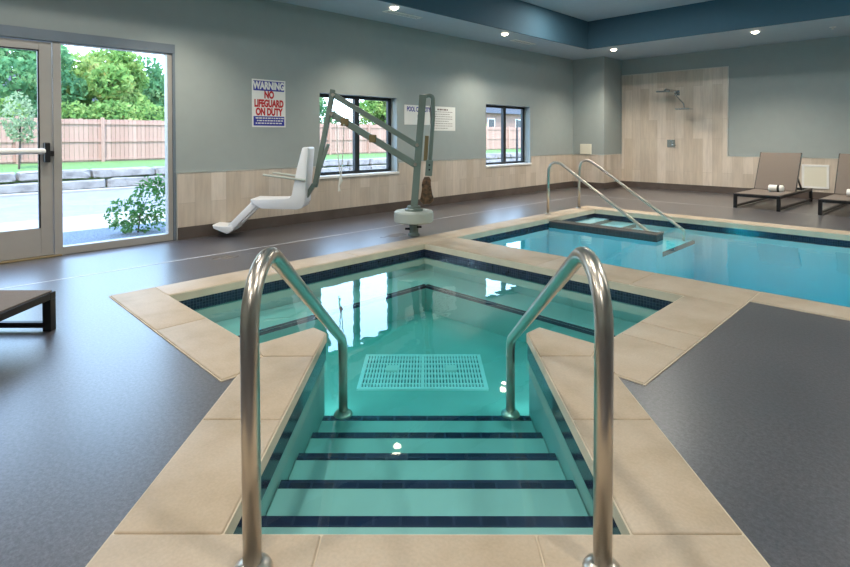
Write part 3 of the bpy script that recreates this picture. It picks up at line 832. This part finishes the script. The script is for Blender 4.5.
specs = [(-27,-3.0,5.0,2.5,'leaf_dark','broad dark green tree behind the fence, seen through the door leaf'),
         (-25.2,3.2,4.9,2.4,'leaf_dark','blue green tree behind the fence at the door mullion'),
         (-25.6,7.0,5.0,2.3,'leaf','yellow green tree behind the fence, filling the glass beside the door'),
         (-30.5,11.6,5.6,2.6,'leaf','turning green tree behind the fence by the right edge of the tall glass'),
         (-28.2,5.2,5.2,2.3,'leaf','pale green tree behind the fence, left of the yellow green one'),
         (-29.2,9.0,5.3,2.4,'leaf_dark','dark green tree filling the gap behind the yellow green one'),
         (-27.5,17,4.4,2.3,'leaf_dark','green tree behind the fence, seen in the left half of the larger window'),
         (-27,23,4.4,2.2,'leaf','green tree behind the fence, seen in the right half of the larger window'),
         (-25.5,29.5,4.0,2.0,'leaf_dark','green tree behind the fence, seen through the smaller window')]
for k, (x, y, H, W, m, lab) in enumerate(specs):
    rng = random.Random(50+k)
    tree('broadleaf_tree', (x,y,.5), crown(rng, H, W, 11), 5200, .13, M[m], (H*.5,.16), lab, 'tree', 'trees beyond the fence', 90+k)
for k, (x, y, w, lab) in enumerate(((-23.2,5.2,1.3,'low green shrub just behind the fence, left part of the tall glass'), (-23.4,8.0,1.5,'low green shrub just behind the fence, right part of the tall glass'),
                                     (-23.2,1.6,1.3,'low green shrub just behind the fence, seen through the door leaf'))):
    tree('tall_shrub', (x,y,.45), [((0,-.5*w,1.3),(.7,.8*w,.9)),((0,.5*w,1.5),(.7,.8*w,.8)),((0,0,.8),(.7,w,.7))], 2600, .10, M['leaf'], (1.0,.06), lab, 'shrub', 'shrubs behind the fence', 200+k)
tree('sapling', (-19.2,2.42,.36), [((0,0,1.5),(.42,.42,.75)),((0,.1,1.1),(.35,.4,.4))], 900, .055, M['leaf_pale'], (1.5,.03), 'pale thin sapling on the lawn in front of the fence, behind the door', 'sapling', None, 301)
tree('bush', (-8.05,2.33,-.07), [((0,-.16,.26),(.24,.24,.24)),((-.05,.18,.42),(.26,.24,.36)),((.05,.05,.15),(.24,.36,.16)),((0,.26,.64),(.16,.16,.18))], 760, .036, M['leaf_bush'], (.35,.012), 'loose leafy green bush on the gravel just outside the tall glass', 'bush', None, 302)
def house(loc, w, dpt, h, label, wm):
    root = empty('house', loc, 0, label, 'house')
    mb = MB(); mb.box(-dpt/2,dpt/2,-w/2,w/2,0,h); mb.build('walls', M[wm], root)
    mb = MB(); mb.prism([(-dpt/2-.4,h),(dpt/2+.4,h),(0,h+2.0)], -w/2-.3, w/2+.3, 0, 2, Matrix(((1,0,0,0),(0,0,1,0),(0,1,0,0),(0,0,0,1)))); mb.build('roof', M['roof'], root)
    for y in (-w*.3, 0, w*.3):
        mb = MB(); mb.box(dpt/2,dpt/2+.05,y-.5,y+.5,h*.45,h*.85); f = mb.build('window', M['white'], root)
        mb = MB(); mb.box(dpt/2+.05,dpt/2+.06,y-.42,y+.42,h*.48,h*.82); mb.build('pane', M['black_frame'], f)
house((-38,8,.4), 9, 7, 2.6, 'dark roofed house behind the trees, seen through the tall glass', 'brick')
house((-33,42,.4), 14, 7, 3.0, 'brick house behind the fence, seen through the smaller window', 'brick')
mb = MB(); mb.lathe([(.06,0),(.05,2.3),(.02,2.32)], n=12)
tag(mb.build('sign_post', M['black'], loc=(-16.0,22.67,-.16)), 'thin dark post by the road, seen through the smaller window', 'post')

# ------------------------------------------------------------------ light
def lamp(kind, loc, energy, color, **kw):
    l = bpy.data.lights.new(kind.lower()+'_lamp', kind); l.energy = energy; l.color = color
    for k, v in kw.items(): setattr(l, k, v)
    o = bpy.data.objects.new('lamp', l); COL.objects.link(o); o.location = loc; return o
warm = (1,.89,.74)
for x, y, e in ((-5.80,5.15,130),(-5.86,7.92,130),(-5.26,11.05,240),(-2.58,11.05,290),(.6,11.05,130),(-5.8,2.3,130),(-5.8,-.4,110),(2.7,11.05,80)):
    lamp('SPOT', (x,y,CZ-.06), e, warm, spot_size=math.radians(118 if x < -5.5 else 128), spot_blend=.9, shadow_soft_size=.03)
for x, y in ((-4.4,-1.6),(-1.9,-1.6),(.6,-1.6),(-4.6,1.2),(-1.8,1.2),(.6,1.2),(-4.9,8.7),(-3.4,8.7),(.6,9.0),(2.9,9.0),(.6,4.4),(.4,7.2),(2.9,7.2)):  # unseen lamps added under the tray ceiling to even out the room light
        lamp('AREA', (x,y,TZ-.01), 36, (1,.95,.88), shape='DISK', size=.22)
# unseen lamps added under water to brighten it, on walls hidden from the camera
def wet(loc, rot, e, c, size):
    o = lamp('AREA', loc, e, c, shape='DISK', size=size); o.rotation_euler = rot
wet((-3.0,PY0+.02,-.55), (PI/2,0,PI), 65, (.8,.95,1), .25)
wet((-.6,PY0+.02,-.55), (PI/2,0,PI), 65, (.8,.95,1), .25)
wet((1.8,PY0+.02,-.55), (PI/2,0,PI), 65, (.8,.95,1), .25)

for l_ in ((-2.87,1.93,-.40), (-1.93,2.87,-.40)):  # unseen pair added to brighten the deeper spa water
    o = lamp('AREA', l_, .8, (.9,1,.97), shape='DISK', size=.16); o.rotation_euler = Vector((-1,1,0)).to_track_quat('-Z','Y').to_euler()
sun = lamp('SUN', (0,0,20), 7.0, (1,.90,.78), angle=math.radians(1.5))
sun.rotation_euler = Vector((-.42,.30,-.86)).to_track_quat('-Z', 'Y').to_euler()
w = bpy.data.worlds.new('sky'); S.world = w; w.use_nodes = True
nt = w.node_tree; nt.nodes.clear()
out = nt.nodes.new('ShaderNodeOutputWorld'); bg = nt.nodes.new('ShaderNodeBackground')
tc = nt.nodes.new('ShaderNodeTexCoord'); sep = nt.nodes.new('ShaderNodeSeparateXYZ'); nt.links.new(tc.outputs['Generated'], sep.inputs[0])
nt.links.new(ramp(nt, sep.outputs[2], [(0, (.72,.86,1,1)), (.25, (.50,.72,1,1)), (.8, (.32,.55,1,1))]), bg.inputs[0])
bg.inputs[1].default_value = 7.0
nt.links.new(bg.outputs[0], out.inputs[0])

# ------------------------------------------------------------------ camera
cd = bpy.data.cameras.new('camera'); cam = bpy.data.objects.new('camera', cd); COL.objects.link(cam)
cd.sensor_width = 36; cd.lens = 22.318; cd.shift_x = .00196; cd.shift_y = -.1639; cd.clip_start = .05; cd.clip_end = 300
r = Vector((0.7034,0.7108,-0.0027)); b = Vector((0.7107,-0.7034,0.0131)); b.normalize()
u = b.cross(r).normalized(); r = u.cross(b)
cam.matrix_world = Matrix(((r.x,u.x,b.x,0),(r.y,u.y,b.y,0),(r.z,u.z,b.z,1.25),(0,0,0,1)))
S.camera = cam
S.view_settings.view_transform = 'Standard'; S.view_settings.look = 'None'
S.view_settings.gamma = 1; S.view_settings.use_curve_mapping = False; S.view_settings.exposure = .12
S.cycles.use_denoising = True
S.cycles.max_bounces = 10; S.cycles.transparent_max_bounces = 16; S.cycles.diffuse_bounces = 5
